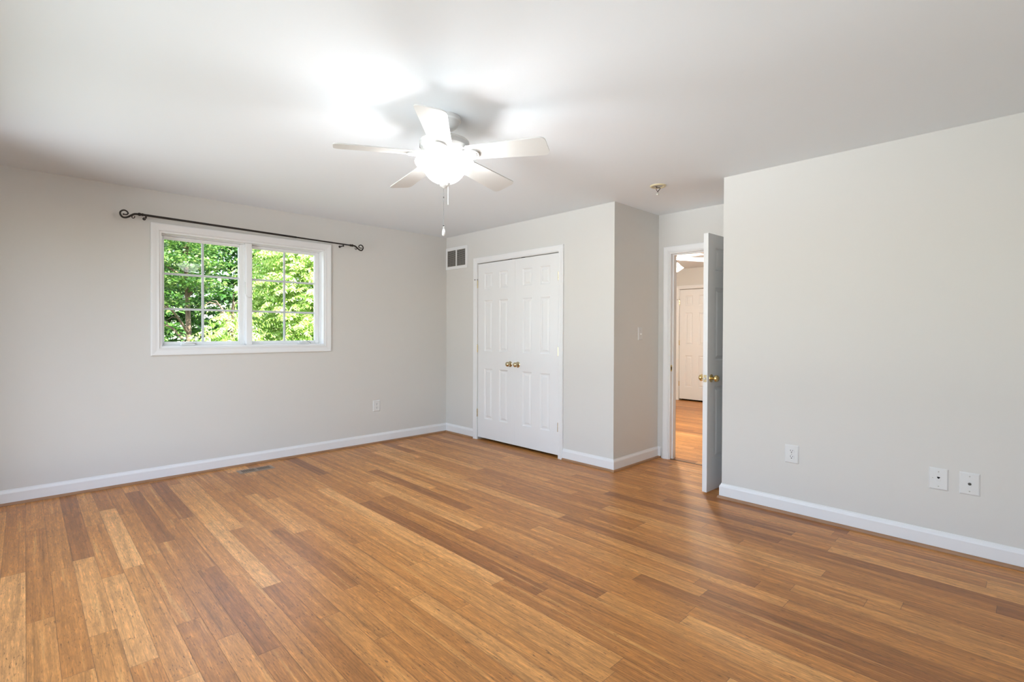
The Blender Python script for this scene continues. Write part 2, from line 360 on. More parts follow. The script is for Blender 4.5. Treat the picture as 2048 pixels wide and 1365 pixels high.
# ---------------------------------------------------------------- six panel doors
def panel_face(bm, W, Hh, y, sgn, panels):
    """one face of a leaf: flat stiles and rails with moulded raised panels; sgn is the outward y direction"""
    xs = sorted({0, W, *[p[0] for p in panels], *[p[1] for p in panels]}); zs = sorted({0, Hh, *[p[2] for p in panels], *[p[3] for p in panels]})
    def q(a, b, c, d): bm.faces.new([bm.verts.new(p) for p in (a, b, c, d)])
    for i in range(len(xs)-1):
        for j in range(len(zs)-1):
            x0, x1, z0, z1 = xs[i], xs[i+1], zs[j], zs[j+1]
            if not any(abs(p[0]-x0) < 1e-6 and p[2]-1e-6 <= z0 and z1 <= p[3]+1e-6 for p in panels):
                q((x0, y, z0), (x1, y, z0), (x1, y, z1), (x0, y, z1))
    rings = [(0, 0), (.004, .002), (.011, .0085), (.016, .0095), (.021, .0095), (.026, .0085), (.040, .0030), (.044, .0025)]
    for x0, x1, z0, z1 in panels:
        R = []
        for ins, dep in rings:
            yy = y - sgn*dep
            R.append([(x0+ins, yy, z0+ins), (x1-ins, yy, z0+ins), (x1-ins, yy, z1-ins), (x0+ins, yy, z1-ins)])
        for a, b in zip(R, R[1:]):
            for k in range(4): q(a[k], a[(k+1) % 4], b[(k+1) % 4], b[k])
        q(*R[-1])
def leaf_bm(W, Hh, t, panels):
    bm = bmesh.new(); panel_face(bm, W, Hh, 0, -1, panels); panel_face(bm, W, Hh, t, 1, panels)
    def q(*p): bm.faces.new([bm.verts.new(x) for x in p])
    q((0, 0, 0), (0, t, 0), (0, t, Hh), (0, 0, Hh)); q((W, 0, 0), (W, t, 0), (W, t, Hh), (W, 0, Hh)); q((0, 0, 0), (W, 0, 0), (W, t, 0), (0, t, 0)); q((0, 0, Hh), (W, 0, Hh), (W, t, Hh), (0, t, Hh))
    bmesh.ops.remove_doubles(bm, verts=bm.verts[:], dist=1e-5)
    return bm
def six(W, z0=0.):
    a, b = (.112, .252) if W < .7 else (.118, .323); c, d = W-b, W-a
    return [(x0, x1, zz0-z0, zz1-z0) for x0, x1 in ((a, b), (c, d)) for zz0, zz1 in ((.254, .838), (1.036, 1.624), (1.752, 1.940))]
KNOB = [(0, .062), (.010, .0615), (.019, .058), (.0255, .050), (.0275, .042), (.0255, .034), (.018, .028), (.0115, .024), (.0105, .014), (.013, .010), (.024, .008), (.031, .004), (.032, 0), (0, 0)]
def knob(parent, loc, direction, m=M_brass):
    Mx = Vector(direction).to_track_quat('Z', 'Y').to_matrix().to_4x4()
    k = obj('door_knob', lathe(bmesh.new(), KNOB[:9], 32, Mx), m, parent, loc, smooth=True)
    obj('rosette', lathe(bmesh.new(), [(0, .013), (.011, .0125)] + KNOB[9:], 32, Mx), m, k, smooth=True, angle=40)
    return k
def hinge(parent, x, y, z, m=M_abrass, side=1):
    bm = bmesh.new(); lathe(bm, [(0, -.046), (.004, -.046), (.0055, -.044), (.0055, .044), (.004, .046), (0, .047)], 12, Matrix.Translation((x, y, z)))
    for k in (-.026, -.009, .009, .026): lathe(bm, [(.0056, k-.0006), (.0061, k), (.0056, k+.0006)], 12, Matrix.Translation((x, y, z)))
    box(bm, min(x, x+side*.0045), max(x, x+side*.0045), y+.0035, y+.0055, z-.044, z+.044)
    return obj('hinge', bm, m, parent, smooth=True, angle=30)
def closet_leaf(name, label, x, y, side, m_h, cat='closet door', knob_on=True, pin=False):
    W, Z0 = .617, .03; Hh = 2.052-Z0
    d = thing(name, label, cat, (x, y, Z0), 0, kind='structure')
    obj('leaf', leaf_bm(W, Hh, .035, six(W, Z0)), M_door, d)
    hx = -.003 if side < 0 else W+.003
    for hz in (.311, 1.067, 1.82): hinge(d, hx, -.0075, hz-Z0, m_h, -side)
    if knob_on: knob(d, (W-.072 if side < 0 else .046, 0, .908-Z0), (0, -1, 0), M_abrass)
    cx = W-.115 if side < 0 else .085
    obj('ball_catch', box(bmesh.new(), cx, cx+.045, .002, .028, Hh, Hh+.0075), M_slot, d)
    if pin:
        bm = bmesh.new(); lathe(bm, [(0, .0), (.006, 0), (.006, .012), (0, .012)], 10, Matrix.Translation((hx, -.0075, 1.866-Z0)))
        tube(bm, [(hx, -.0075, 1.872-Z0), (hx-.034, -.018, 1.872-Z0)], .0025, 8); lathe(bm, [(0, 0), (.007, 0), (.007, .008), (0, .008)], 10, Matrix.Translation((hx-.034, -.018, 1.872-Z0)) @ Matrix.Rotation(-PI/2, 4, 'Y'))
        obj('hinge_pin_stop', bm, M_chain, d)
    return d
closet_leaf('door_1', 'left white six panel closet door with pin stop on top hinge', CX0+.004, .002, -1, M_abrass, pin=True)
closet_leaf('door_2', 'right white six panel closet door hinged beside the plain back wall', CX1-.004-.617, .002, 1, M_abrass)
# the open passage door
ang = math.atan2(-.9989, -.0468)
d3 = thing('door_3', 'white six panel door standing open at the recess, edge on', 'door', (3.4085, .764, .012), ang, kind='structure')
W3, H3, T3 = .766, 2.026, .0375
obj('leaf', leaf_bm(W3, H3, T3, six(W3, .012)), M_door, d3, (0, -T3, 0))
knob(d3, (W3-.060, 0, .89), (0, 1, 0)); knob(d3, (W3-.060, -T3, .89), (0, -1, 0))
lp = obj('latch_plate', box(bmesh.new(), W3-.0004, W3+.0012, -T3/2-.0125, -T3/2+.0125, .862, .918), M_abrass, d3); lp['label'] = 'small brass latch plate in door edge'
obj('latch_bolt', box(bmesh.new(), W3, W3+.008, -T3/2-.006, -T3/2+.006, .882, .898, .002), M_steel, lp)
for hz in (.25, 1.0, 1.8): hinge(d3, -.004, -T3-.004, hz, M_brass, 1)
closet_leaf('door_4', 'cream lit six panel closet door in the next room', FX0+.004, YF+.002, -1, M_brass, pin=True)
closet_leaf('door_5', 'closet door in the next room hidden by the open door', FX1-.004-.617, YF+.002, 1, M_brass)

# ---------------------------------------------------------------- window
def window():
    o = thing('window_1', 'white double casement window with grilles looking onto green trees', 'window', (0, 0, 0), kind='structure')
    path = [(WY0-.003, WZ0-.003), (WY0-.003, WZ1+.003), (WY1+.003, WZ1+.003), (WY1+.003, WZ0-.003)]
    obj('casing', sweep2d(bmesh.new(), path, CAS, closed=True, fn=lambda u, v, h: (h, u, v)), M_trim, o)
    bm = bmesh.new(); t = .012                                                     # jamb liner and stepped frame
    box(bm, -.14, .001, WY0-.001, WY0+t, WZ0, WZ1); box(bm, -.14, .001, WY1-t, WY1+.001, WZ0, WZ1); box(bm, -.14, .0008, WY0+t, WY1-t, WZ1-t, WZ1+.001); box(bm, -.14, .0008, WY0+t, WY1-t, WZ0-.001, WZ0+t)
    for d, tt in ((-.085, .019),):
        box(bm, -.14, d, WY0+t, WY0+tt, WZ0+t, WZ1-t); box(bm, -.14, d, WY1-tt, WY1-t, WZ0+t, WZ1-t); box(bm, -.14, d, WY0+tt, WY1-tt, WZ1-tt, WZ1-t); box(bm, -.14, d, WY0+tt, WY1-tt, WZ0+t, WZ0+tt)
    obj('frame', bm, M_vinyl, o)
    ml = obj('mullion', box(box(bmesh.new(), -.14, -.045, -2.312, -2.262, WZ0+t, WZ1-t, .003), -.14, -.085, -2.322, -2.250, WZ0+t, WZ1-t, .002), M_vinyl, o)
    G = ((-2.957, -2.357), (-2.246, -1.630)); ZG = (1.160, 2.062)
    for k, (g0, g1) in enumerate(G):
        s0 = WY0+.020 if k == 0 else -2.285; s1 = -2.300 if k == 0 else WY1-.020
        bm = bmesh.new()
        for a, b, c, d in ((s0, g0, WZ0+.02, WZ1-.02), (g1, s1, WZ0+.02, WZ1-.02), (g0, g1, WZ0+.02, ZG[0]), (g0, g1, ZG[1], WZ1-.02)): box(bm, -.135, -.100, a, b, c, d, .003)
        for a, b, c, d in ((g0-.001, g0+.006, *ZG), (g1-.006, g1+.001, *ZG), (g0+.006, g1-.006, ZG[0]-.001, ZG[0]+.006), (g0+.006, g1-.006, ZG[1]-.006, ZG[1]+.001)): box(bm, -.128, -.110, a, b, c, d, .002)
        s = obj('sash', bm, M_vinyl, o)
        obj('pane', box(bmesh.new(), -.122, -.118, g0-.002, g1+.002, ZG[0]-.002, ZG[1]+.002), M_glass, s)
        bm = bmesh.new(); yc = (g0+g1)/2
        box(bm, -.1245, -.1155, yc-.0095, yc+.0095, ZG[0], ZG[1])
        for zc in (1.453, 1.760): box(bm, -.1242, -.1158, g0, g1, zc-.0095, zc+.0095)
        gr = obj('grille', bm, M_grille, s); gr['label'] = 'pale grey grille bars between panes'
    for yc, flip in ((-2.785, 1), (-1.765, 1)):                                     # folding crank operators
        bm = bmesh.new(); box(bm, -.085, -.052, yc-.055, yc+.055, WZ0+t, WZ0+.034, .006); box(bm, -.080, -.058, yc-.025, yc+.04, WZ0+.03, WZ0+.046, .006)
        c = obj('crank_operator', bm, M_plast, o)
        tube_bm = tube(bmesh.new(), [(-.066, yc+.035, WZ0+.044), (-.060, yc+.055, WZ0+.036), (-.052, yc+.068, WZ0+.022)], .0045, 8); obj('crank_handle', tube_bm, M_steel, c)
    for yy, sgn in ((-2.315, -1), (-2.259, 1)):                                     # lock levers on the mullion
        bm = bmesh.new(); tube(bm, spline([(-.068, yy, 1.725), (-.064, yy, 1.66), (-.060, yy+sgn*-.002, 1.615), (-.046, yy-sgn*.010, 1.590), (-.038, yy-sgn*.022, 1.578)], 5), [.006]*21, 8)
        obj('lock_lever', bm, M_plast, o)
    return o
window()
def added_front_window():  # unseen window added to bring light in behind the viewer
    o = thing('added_window_2', 'added white window casing, unseen behind the viewer', 'window', (0, 0, 0), kind='structure')
    path = [(5.1, .35), (5.1, 2.2), (.9, 2.2), (.9, .35)]
    obj('casing', sweep2d(bmesh.new(), path, [(-a, b) for a, b in CAS], closed=True, fn=lambda u, v, h: (u, YN+h, v)), M_trim, o)
added_front_window()

# ---------------------------------------------------------------- curtain rod
def curtain_rod():
    A = Vector((.09, -3.128, 2.2055)); B = Vector((.09, -1.332, 2.1765))
    o = thing('curtain_rod', 'dark bronze curtain rod with scroll ends above the window', 'curtain rod', A)
    L = B-A; J = L*.685
    obj('outer_tube', tube(bmesh.new(), [(0, 0, 0), J], .0092, 14), M_bronze, o, smooth=True, angle=50)
    obj('inner_tube', tube(bmesh.new(), [J*.98, L], .0072, 14), M_bronze, o, smooth=True, angle=50)
    raw = [(560, 270), (480, 266), (420, 285), (350, 315), (290, 327), (230, 317), (188, 275), (175, 232), (195, 200), (245, 184), (295, 195), (333, 226), (341, 254), (312, 270), (275, 268), (248, 262)]
    curl = [(452, 272), (432, 300), (424, 325), (438, 344), (462, 345), (484, 326), (478, 304)]
    cv = lambda p: (-(560-p[0])/10.24*.0031, (270-.147*(560-p[0])-p[1])/10.24*.0042)
    for base, sg in ((Vector((0, 0, 0)), 1), (L, -1)):
        root = base + Vector((0, -sg*.030, 0))
        P = [Vector((0, sg*u, v)) + root for u, v in map(cv, raw)]; Q = [Vector((0, sg*u, v)) + root for u, v in map(cv, curl)]
        S = spline(P, 5); n = len(S)
        bm = tube(bmesh.new(), S, [.0085*(1-.5*i/n) for i in range(n)], 10)
        S2 = spline(Q, 5); tube(bm, S2, .0032, 8); lathe(bm, [(0, -.007), (.006, -.004), (.007, 0), (.006, .004), (0, .007)], 10, Matrix.Translation(S[-1]))
        obj('scroll_finial', bm, M_bronze, o, smooth=True)
        R = Matrix.Translation(base) @ Matrix.Rotation(sg*PI/2, 4, 'X')
        obj('collar', lathe(bmesh.new(), [(0, -.006), (.011, -.005), (.012, .004), (.009, .010), (.0125, .016), (.0135, .024), (.010, .032), (0, .034)], 16, R), M_bronze, o, smooth=True)
    for t in (.012, .957):
        c = L*t; bm = bmesh.new()
        tube(bm, [(-.088, c.y, c.z-.016), (-.02, c.y, c.z-.016), (-.008, c.y, c.z-.018), (0, c.y, c.z-.012)], .006, 10); tube(bm, [c+Vector((.011*math.cos(a), 0, .011*math.sin(a))) for a in np.linspace(PI*.9, PI*2.1, 9)], .0035, 8)
        lathe(bm, [(0, 0), (.012, 0), (.012, .004), (.008, .007), (0, .007)], 20, Matrix.Translation((-.09, c.y, c.z-.016)) @ Matrix.Rotation(PI/2, 4, 'Y')); lathe(bm, [(0, -.026), (.006, -.026), (.006, -.010), (0, -.010)], 10, Matrix.Translation(c))
        obj('bracket', bm, M_bronze, o, smooth=True, angle=40)
curtain_rod()

# ---------------------------------------------------------------- ceiling fans
def blade_bm(r0, r1, w0, w1, pitch, droop, zc, t=.006):
    out = []; c = .030
    out.append((r0, -w0/2+.012)); out.append((r0+.012, -w0/2))
    for a in np.linspace(-PI/2, 0, 6): out.append((r1-c+c*math.cos(a), -w1/2+c+c*math.sin(a)))
    for a in np.linspace(0, PI/2, 6): out.append((r1-c+c*math.cos(a), w1/2-c+c*math.sin(a)))
    out.append((r0+.012, w0/2)); out.append((r0, w0/2-.012))
    bm = bmesh.new(); P = math.radians(pitch)
    f = lambda r, s, dz: (r, s*math.cos(P), zc-droop*r-s*math.sin(P)+dz)
    top = [bm.verts.new(f(r, s, t/2)) for r, s in out]; bot = [bm.verts.new(f(r, s, -t/2)) for r, s in out]
    bm.faces.new(top); bm.faces.new(bot[::-1]); n = len(out)
    for i in range(n): bm.faces.new((top[i], bot[i], bot[(i+1) % n], top[(i+1) % n]))
    return bm
def iron_bm(zc, pitch, droop):
    bm = bmesh.new(); P = math.radians(pitch)
    f = lambda r, s, dz=0.: (r, s*math.cos(P), zc-droop*r-s*math.sin(P)+dz)
    for rc, a, b in ((.150, .050, .036), (.150, .036, .022)):
        tube(bm, [f(rc+a*math.cos(q), b*math.sin(q), -.009) for q in np.linspace(0, 2*PI, 28, endpoint=False)], .0045, 8, closed=True)
    for s in (-1, 1): tube(bm, spline([(.088, s*.012, zc+.006), (.100, s*.030, zc), f(.122, s*.033, -.009)], 5), .006, 8)
    tube(bm, [(.075, 0, zc+.010), (.10, 0, zc), f(.14, 0, -.010)], [.013, .011, .010], 10); box(bm, *(lambda p: (p[0]-.03, p[0]+.03, p[1]-.018, p[1]+.018, p[2]-.004, p[2]+.003))(f(.165, 0, -.006)), .002)
    for r, s in ((.165, .022), (.165, -.022), (.185, 0)): lathe(bm, [(0, -.006), (.005, -.005), (.006, 0)], 10, Matrix.Translation(f(r, s, -.009)))
    return bm
def ceiling_fan(name, label, loc, phase, kit):
    o = thing(name, label, 'ceiling fan', loc)
    obj('canopy', lathe(bmesh.new(), [(0, 0), (.088, 0), (.090, -.006), (.090, -.020), (.082, -.026), (.080, -.034), (.062, -.056), (.036, -.070), (.018, -.074), (0, -.074)], 48), M_fan, o, smooth=True, angle=35)
    obj('downrod', lathe(bmesh.new(), [(.014, -.068), (.014, -.105), (.030, -.108), (.036, -.118)], 24), M_fan, o, smooth=True, angle=40)
    obj('motor_housing', lathe(bmesh.new(), [(0, -.100), (.034, -.101), (.060, -.106), (.100, -.117), (.128, -.128), (.1355, -.134), (.1365, -.139), (.1335, -.143), (.1345, -.148), (.1335, -.165), (.122, -.182), (.100, -.192), (.088, -.196), (.088, -.204), (0, -.204)], 64), M_fan, o, smooth=True, angle=30)
    zc, pitch, droop = -.203, 12.5, .04
    hang = Matrix.Translation((0, 0, zc)) @ Matrix.Rotation(math.radians(-2.6 if kit == 'bowl' else 0), 4, Vector((.695, .718, 0))) @ Matrix.Rotation(math.radians(-.6 if kit == 'bowl' else 0), 4, Vector((-.718, .695, 0)))      # the blade ring hangs a little out of true
    b0 = i0 = None
    for k in range(5):
        a = math.radians(phase+72*k)
        if k == 0:
            b0 = obj('blade', blade_bm(.135, .580, .118, .152, pitch, droop, 0), M_blade, o); i0 = obj('blade_iron', iron_bm(0, pitch, droop), M_fan, o, smooth=True, angle=40)
            for s in (b0, i0): s.matrix_basis = hang @ Matrix.Rotation(a, 4, 'Z')
        else:
            for s in (b0, i0): c = s.copy(); C.objects.link(c); c.matrix_basis = hang @ Matrix.Rotation(a, 4, 'Z')
    obj('switch_housing', lathe(bmesh.new(), [(.050, -.200), (.050, -.208), (.046, -.216), (.040, -.219), (0, -.220)] if kit == 'bowl' else [(.062, -.200), (.064, -.212), (.060, -.222), (.070, -.226), (.074, -.232), (.066, -.236), (.05, -.238), (0, -.238)], 40), M_fan, o, smooth=True, angle=30)
    rs = obj('reverse_switch', box(bmesh.new(), -.004, .004, -.006, .006, -.013, .013, .001), M_slot, o, (.1365*math.cos(math.radians(218)), .1365*math.sin(math.radians(218)), -.146), (0, 0, math.radians(218))); rs['label'] = 'small dark slide switch'
    if kit == 'bowl':
        prof = [(.132, -.232), (.146, -.234), (.156, -.239), (.161, -.247), (.157, -.257), (.143, -.270), (.124, -.284), (.111, -.298), (.101, -.312), (.088, -.328), (.070, -.343), (.048, -.354), (.030, -.359), (.012, -.361)]
        bw = obj('light_bowl', lathe(bmesh.new(), prof, 64), M_bowl, o, smooth=True); bw['label'] = 'glowing frosted white glass bowl'
        obj('finial', lathe(bmesh.new(), [(.010, -.352), (.034, -.356), (.035, -.361), (.024, -.368), (.026, -.372), (.016, -.379), (.008, -.386), (0, -.388)], 28), M_fan, o, smooth=True)
        for k in range(3):
            a = math.radians(60+120*k); p = (.062*math.cos(a), .062*math.sin(a), -.262)
            obj('bulb', lathe(bmesh.new(), [(0, .026), (.010, .025), (.012, .014), (.018, .004), (.021, -.008), (.018, -.02), (.010, -.027), (0, -.029)], 16), M_bulb, o, p, smooth=True)
            L = lamp('fan_bulb_light', 'POINT', (loc[0]+p[0]*.8, loc[1]+p[1]*.8, loc[2]-.231), FAN_BULB_W, (.955, .98, 1), size=.03)
        rg = Vector((math.cos(math.radians(45.9)), math.sin(math.radians(45.9)), 0))
        ch = obj('pull_chain', tube(bmesh.new(), [rg*-.004+Vector((0, 0, z)) for z in (-.380, -.46, -.54, -.60)], .0016, 6), M_chain, o)
        bm = bmesh.new(); lathe(bm, [(0, -.596), (.0045, -.598), (.0045, -.604), (0, -.606)], 10); lathe(bm, [(0, -.607), (.003, -.607), (.0055, -.613), (.0085, -.622), (.0095, -.640), (.007, -.648), (0, -.649)], 16)
        obj('chain_pull', bm, M_plast, ch, rg*-.004, smooth=True)
        obj('chain_link', lathe(bmesh.new(), [(0, -.590), (.004, -.592), (.004, -.600), (0, -.602)], 10), M_slot, ch, rg*-.004); obj('chain_link', lathe(bmesh.new(), [(0, -.432), (.0026, -.433), (.0026, -.440), (0, -.441)], 8), M_slot, ch, rg*-.004)
        c2 = obj('pull_chain', tube(bmesh.new(), [rg*.020+Vector((0, 0, z)) for z in (-.365, -.42, -.478)], .0014, 6), M_plast, o); c2['label'] = 'short thin white pull cord'
    else:
        obj('light_stem', lathe(bmesh.new(), [(.05, -.236), (.052, -.26), (.03, -.275), (0, -.28)], 32), M_fan, o, smooth=True)
        for k in range(4):
            a = math.radians(25+90*k); d = Vector((math.cos(a), math.sin(a), 0))
            obj('light_arm', tube(bmesh.new(), spline([d*.04+Vector((0, 0, -.255)), d*.08+Vector((0, 0, -.262)), d*.105+Vector((0, 0, -.285))], 5), .008, 8), M_fan, o, smooth=True)
            Mx = Matrix.Translation(d*.105+Vector((0, 0, -.285))) @ Vector((d.x*.5, d.y*.5, -.85)).to_track_quat('Z', 'Y').to_matrix().to_4x4()
            sh = obj('light_shade', lathe(bmesh.new(), [(.016, 0), (.028, .010), (.038, .035), (.042, .065), (.052, .095), (.060, .105)], 28, Mx), M_tulip, o, smooth=True)
        lamp('next_room_fan_light', 'POINT', (loc[0], loc[1], loc[2]-.46), FAR_LAMP_W, (1, .92, .80), size=.09)
    return o
M_bulb = m_shade('lit_bulb', 12.0, (1, .96, .9))
ceiling_fan('ceiling_fan', 'white five blade ceiling fan with lit glass bowl and pull chain', (2.865, -2.157, H), 29.0, 'bowl')
ceiling_fan('ceiling_fan', 'white fan with lit shades glimpsed through the doorway', (1.83, 2.17, H), 52.0, 'tulip')

# ---------------------------------------------------------------- wall plates, vents, fixture
def plate_root(name, label, cat, loc, rotz, w=.088, h=.126, group=None):
    o = thing(name, label, cat, loc, rotz, group)
    bm = bmesh.new(); pr = [(0, 0), (.0, .0015), (.006, .0058), (.008, .006), (.02, .006)]
    R = [[bm.verts.new(((w/2-i)*sx, -d, (h/2-i)*sz)) for sx, sz in ((-1, -1), (1, -1), (1, 1), (-1, 1))] for i, d in pr]
    for a, b in zip(R, R[1:]):
        for k in range(4): bm.faces.new((a[k], a[(k+1) % 4], b[(k+1) % 4], b[k]))
    bm.faces.new(R[-1]); bm.faces.new(R[0][::-1])
    obj('cover_plate', bm, M_plast, o)
    return o
def screw(o, x, z): obj('screw', lathe(bmesh.new(), [(0, .0012), (.0032, .0008), (.0036, 0)], 12, Matrix.Translation((x, -.0058, z)) @ Matrix.Rotation(PI/2, 4, 'X')), M_nut, o, smooth=True)
def outlet(label, loc, rotz):
    o = plate_root('wall_outlet', label, 'outlet', loc, rotz, group='duplex outlets')
    for zc in (.0205, -.0205):
        bm = bmesh.new(); n = 28; pts = []
        for i in range(n):
            a = 2*PI*i/n; pts.append((.0172*math.cos(a), max(-.0135, min(.0135, .0172*math.sin(a)))))
        f = [bm.verts.new((x, -.0080, z+zc)) for x, z in pts]; bk = [bm.verts.new((x*1.03, -.0055, z*1.03+zc)) for x, z in pts]
        bm.faces.new(f)
        for i in range(n): bm.faces.new((f[i], f[(i+1) % n], bk[(i+1) % n], bk[i]))
        r = obj('receptacle', bm, M_plast, o)
        b = bmesh.new(); box(b, -.0082, -.0052, -.0085, -.0078, zc+.0005, zc+.0095); box(b, .0052, .0082, -.0085, -.0078, zc+.0015, zc+.0085); lathe(b, [(0, .0006), (.0034, .0006), (.0034, 0)], 14, Matrix.Translation((0, -.0079, zc-.0072)) @ Matrix.Rotation(PI/2, 4, 'X')); obj('slots', b, M_slot, r)
    screw(o, 0, 0)
outlet('white duplex outlet on the left wall below the window', (0, -.974, .423), PI/2)
outlet('white duplex outlet on the right wall nearest the open door', (3.976, 0, .421), 0)
p = plate_root('phone_jack', 'white phone jack plate with dark socket, left of coax plate', 'jack', (4.755, 0, .414), 0); screw(p, 0, .042); screw(p, 0, -.042)
obj('socket_insert', box(bmesh.new(), -.010, .010, -.0075, -.005, -.012, .018, .001), M_plast, p)
b = bmesh.new(); b.faces.new([b.verts.new((x, -.0078, z)) for x, z in ((-.0065, .013), (-.0065, .008), (-.002, .002), (.002, .002), (.0065, .008), (.0065, .013))]); bmesh.ops.solidify(b, geom=b.faces[:], thickness=.0008); obj('socket', b, M_slot, p)
obj('scuff_mark', box(bmesh.new(), -.029, -.023, -.0064, -.0055, .001, .005), M_nut, p)
p = plate_root('coax_jack', 'white coax plate with round connector, rightmost on the wall', 'jack', (4.889, 0, .414), 0); screw(p, 0, .042); screw(p, 0, -.042)
R90 = Matrix.Rotation(PI/2, 4, 'X')
obj('coax_connector', lathe(bmesh.new(), [(.0075, .005), (.0075, .008), (.0052, .008), (.0052, .016), (.0036, .016), (.0036, .010), (0, .010)], 18, R90), mat('dark_nickel', (.10, .10, .095), .4, metal=.7), p)
p = plate_root('light_switch', 'white single toggle light switch on the recess side wall', 'light switch', (XB, .436, 1.248), PI/2, .078, .122); screw(p, 0, .030); screw(p, 0, -.030)
b = bmesh.new(); box(b, -.0055, .0055, -.0068, -.005, -.013, .013); box(b, -.004, .004, -.018, -.005, -.009, .002, .0015); obj('toggle', b, M_plast, p)

def return_grille():
    o = thing('return_air_grille', 'white two bank louvred air return grille high in corner', 'air vent', (0, 0, 2.168))
    x0, x1, z0, z1 = .003, .425, -.135, .135; a0, a1, c0, c1 = .032, .388, -.0985, .0985; mid = (a0+a1)/2
    obj('duct_shade_sheet', box(bmesh.new(), a0-.002, a1+.002, -.003, -.001, c0-.002, c1+.002), M_dark, o)  # black sheet stands in for the shade inside the duct
    bm = bmesh.new(); t = -.011
    for q in ((x0, a0, z0, z1), (a1, x1, z0, z1), (a0, a1, z0, c0), (a0, a1, c1, z1)): box(bm, q[0], q[1], t, -.001, q[2], q[3])
    box(bm, mid-.009, mid+.009, t, -.001, c0, c1); obj('frame', bm, M_trim, o)
    bm = bmesh.new(); N = 16
    for k in range(N):
        z = c0+(k+.55)*(c1-c0)/N
        for u0, u1 in ((a0, mid-.009), (mid+.009, a1)):
            v = [bm.verts.new(p) for p in ((u0, -.0095, z-.0035), (u1, -.0095, z-.0035), (u1, -.0035, z+.0030), (u0, -.0035, z+.0030), (u0, -.0095, z-.0020), (u1, -.0095, z-.0020), (u1, -.0035, z+.0045), (u0, -.0035, z+.0045))]
            for f in ((0, 1, 2, 3), (4, 5, 6, 7), (0, 1, 5, 4), (2, 3, 7, 6)): bm.faces.new([v[i] for i in f])
    l_ = obj('louvers', bm, M_louv, o); l_['label'] = 'two banks of louvres with shade in their grey paint'
return_grille()
def register():
    o = thing('floor_register', 'brown metal floor register set in planks near left baseboard', 'floor vent', (.232, -2.315, 0))
    hw, hl = .070, .147; a, b = .047, .124
    bm = bmesh.new(); path = [(-a, -b), (a, -b), (a, b), (-a, b)]; path = path[::-1]
    sweep2d(bm, path, [(0, .001), (0, .005), (.010, .005), (hw-a, .001)], closed=True, fn=lambda u, v, h: (u, v, h))
    box(bm, -a, a, -.006, .006, .001, .005); obj('frame', bm, M_reg, o)
    obj('duct_shade_sheet', box(bmesh.new(), -a-.001, a+.001, -b-.001, b+.001, .0003, .0012), M_dark, o)  # black sheet under the louvres in place of the duct's shade
    bm = bmesh.new()
    for s in (-1, 1):
        for k in range(9): y = s*(.006+(k+.6)*(b-.006)/9); box(bm, -a, a, y-.0026, y+.0026, .0012, .0044)
    obj('louvers', bm, M_reg, o)
register()
def bare_fixture():
    o = thing('ceiling_fixture_ring', 'ivory ceiling ring with loose wires outside the recess', 'ceiling fixture', (3.030, -.165, H))
    obj('trim_ring', lathe(bmesh.new(), [(.040, 0), (.040, -.006), (.046, -.011), (.056, -.010), (.062, -.005), (.063, 0)], 40), M_ring, o, smooth=True)
    obj('box_cover', lathe(bmesh.new(), [(0, -.004), (.041, -.004), (.041, -.002)], 32), M_nut, o)
    obj('wire', tube(bmesh.new(), spline([(-.012, -.012, -.004), (-.006, -.006, -.016), (.012, .010, -.018), (.010, .009, -.030), (0, 0, -.045), (-.002, -.002, -.056)], 6), .0028, 8), M_wire, o, smooth=True)
    obj('wire', tube(bmesh.new(), spline([(-.004, -.004, -.004), (-.010, -.008, -.022), (-.008, -.007, -.036), (0, 0, -.050), (.002, .002, -.058)], 6), .0024, 8), M_redwire, o, smooth=True)
    obj('wire_nut', lathe(bmesh.new(), [(0, -.052), (.007, -.053), (.009, -.060), (.011, -.070), (.009, -.076), (0, -.078)], 16), M_nut, o, (-.001, -.001, 0), smooth=True)
bare_fixture()

# ---------------------------------------------------------------- trees outside
GZ = -3.0
struct(obj('ground', box(bmesh.new(), -45, -.3, -30, 30, GZ-.2, GZ), M_ground), 'shaded leafy ground far below the window', 'ground')
rng = np.random.default_rng(7)
def quads(name, V, m, parent):
    n = len(V)//4; me = bpy.data.meshes.new(name)
    me.vertices.add(n*4); me.vertices.foreach_set('co', V.astype(np.float32).ravel())
    me.loops.add(n*4); me.loops.foreach_set('vertex_index', np.arange(n*4, dtype=np.int32))
    me.polygons.add(n); me.polygons.foreach_set('loop_start', np.arange(0, n*4, 4, dtype=np.int32)); me.polygons.foreach_set('loop_total', np.full(n, 4, dtype=np.int32))
    me.update(calc_edges=True); me.validate()
    return link(name, me, m, parent)
def unit(a): return a/np.maximum(np.linalg.norm(a, axis=1, keepdims=True), 1e-9)
def leaves(base, d, up, length, width):
    """one folded kite per leaf: base point, direction, approximate normal"""
    d = unit(d); s = unit(np.cross(d, up)); nn = np.cross(s, d); L = length[:, None]; Wd = width[:, None]
    mid = base+d*L*.42
    return np.stack([base, mid+s*Wd*.5+nn*Wd*.12, base+d*L, mid-s*Wd*.5+nn*Wd*.12], 1).reshape(-1, 3)
def crown_points(n, c, r, tiers=None, shell=.45):
    p = unit(rng.normal(size=(n, 3)))*(shell+(1-shell)*rng.random((n, 1))**.6)*np.array(r)
    if tiers:
        z = p[:, 2]; q = np.round(z/tiers)*tiers; p[:, 2] = q+(z-q)*.35-.10*np.linalg.norm(p[:, :2], axis=1)/max(r[0], .1)
    return p+np.array(c)
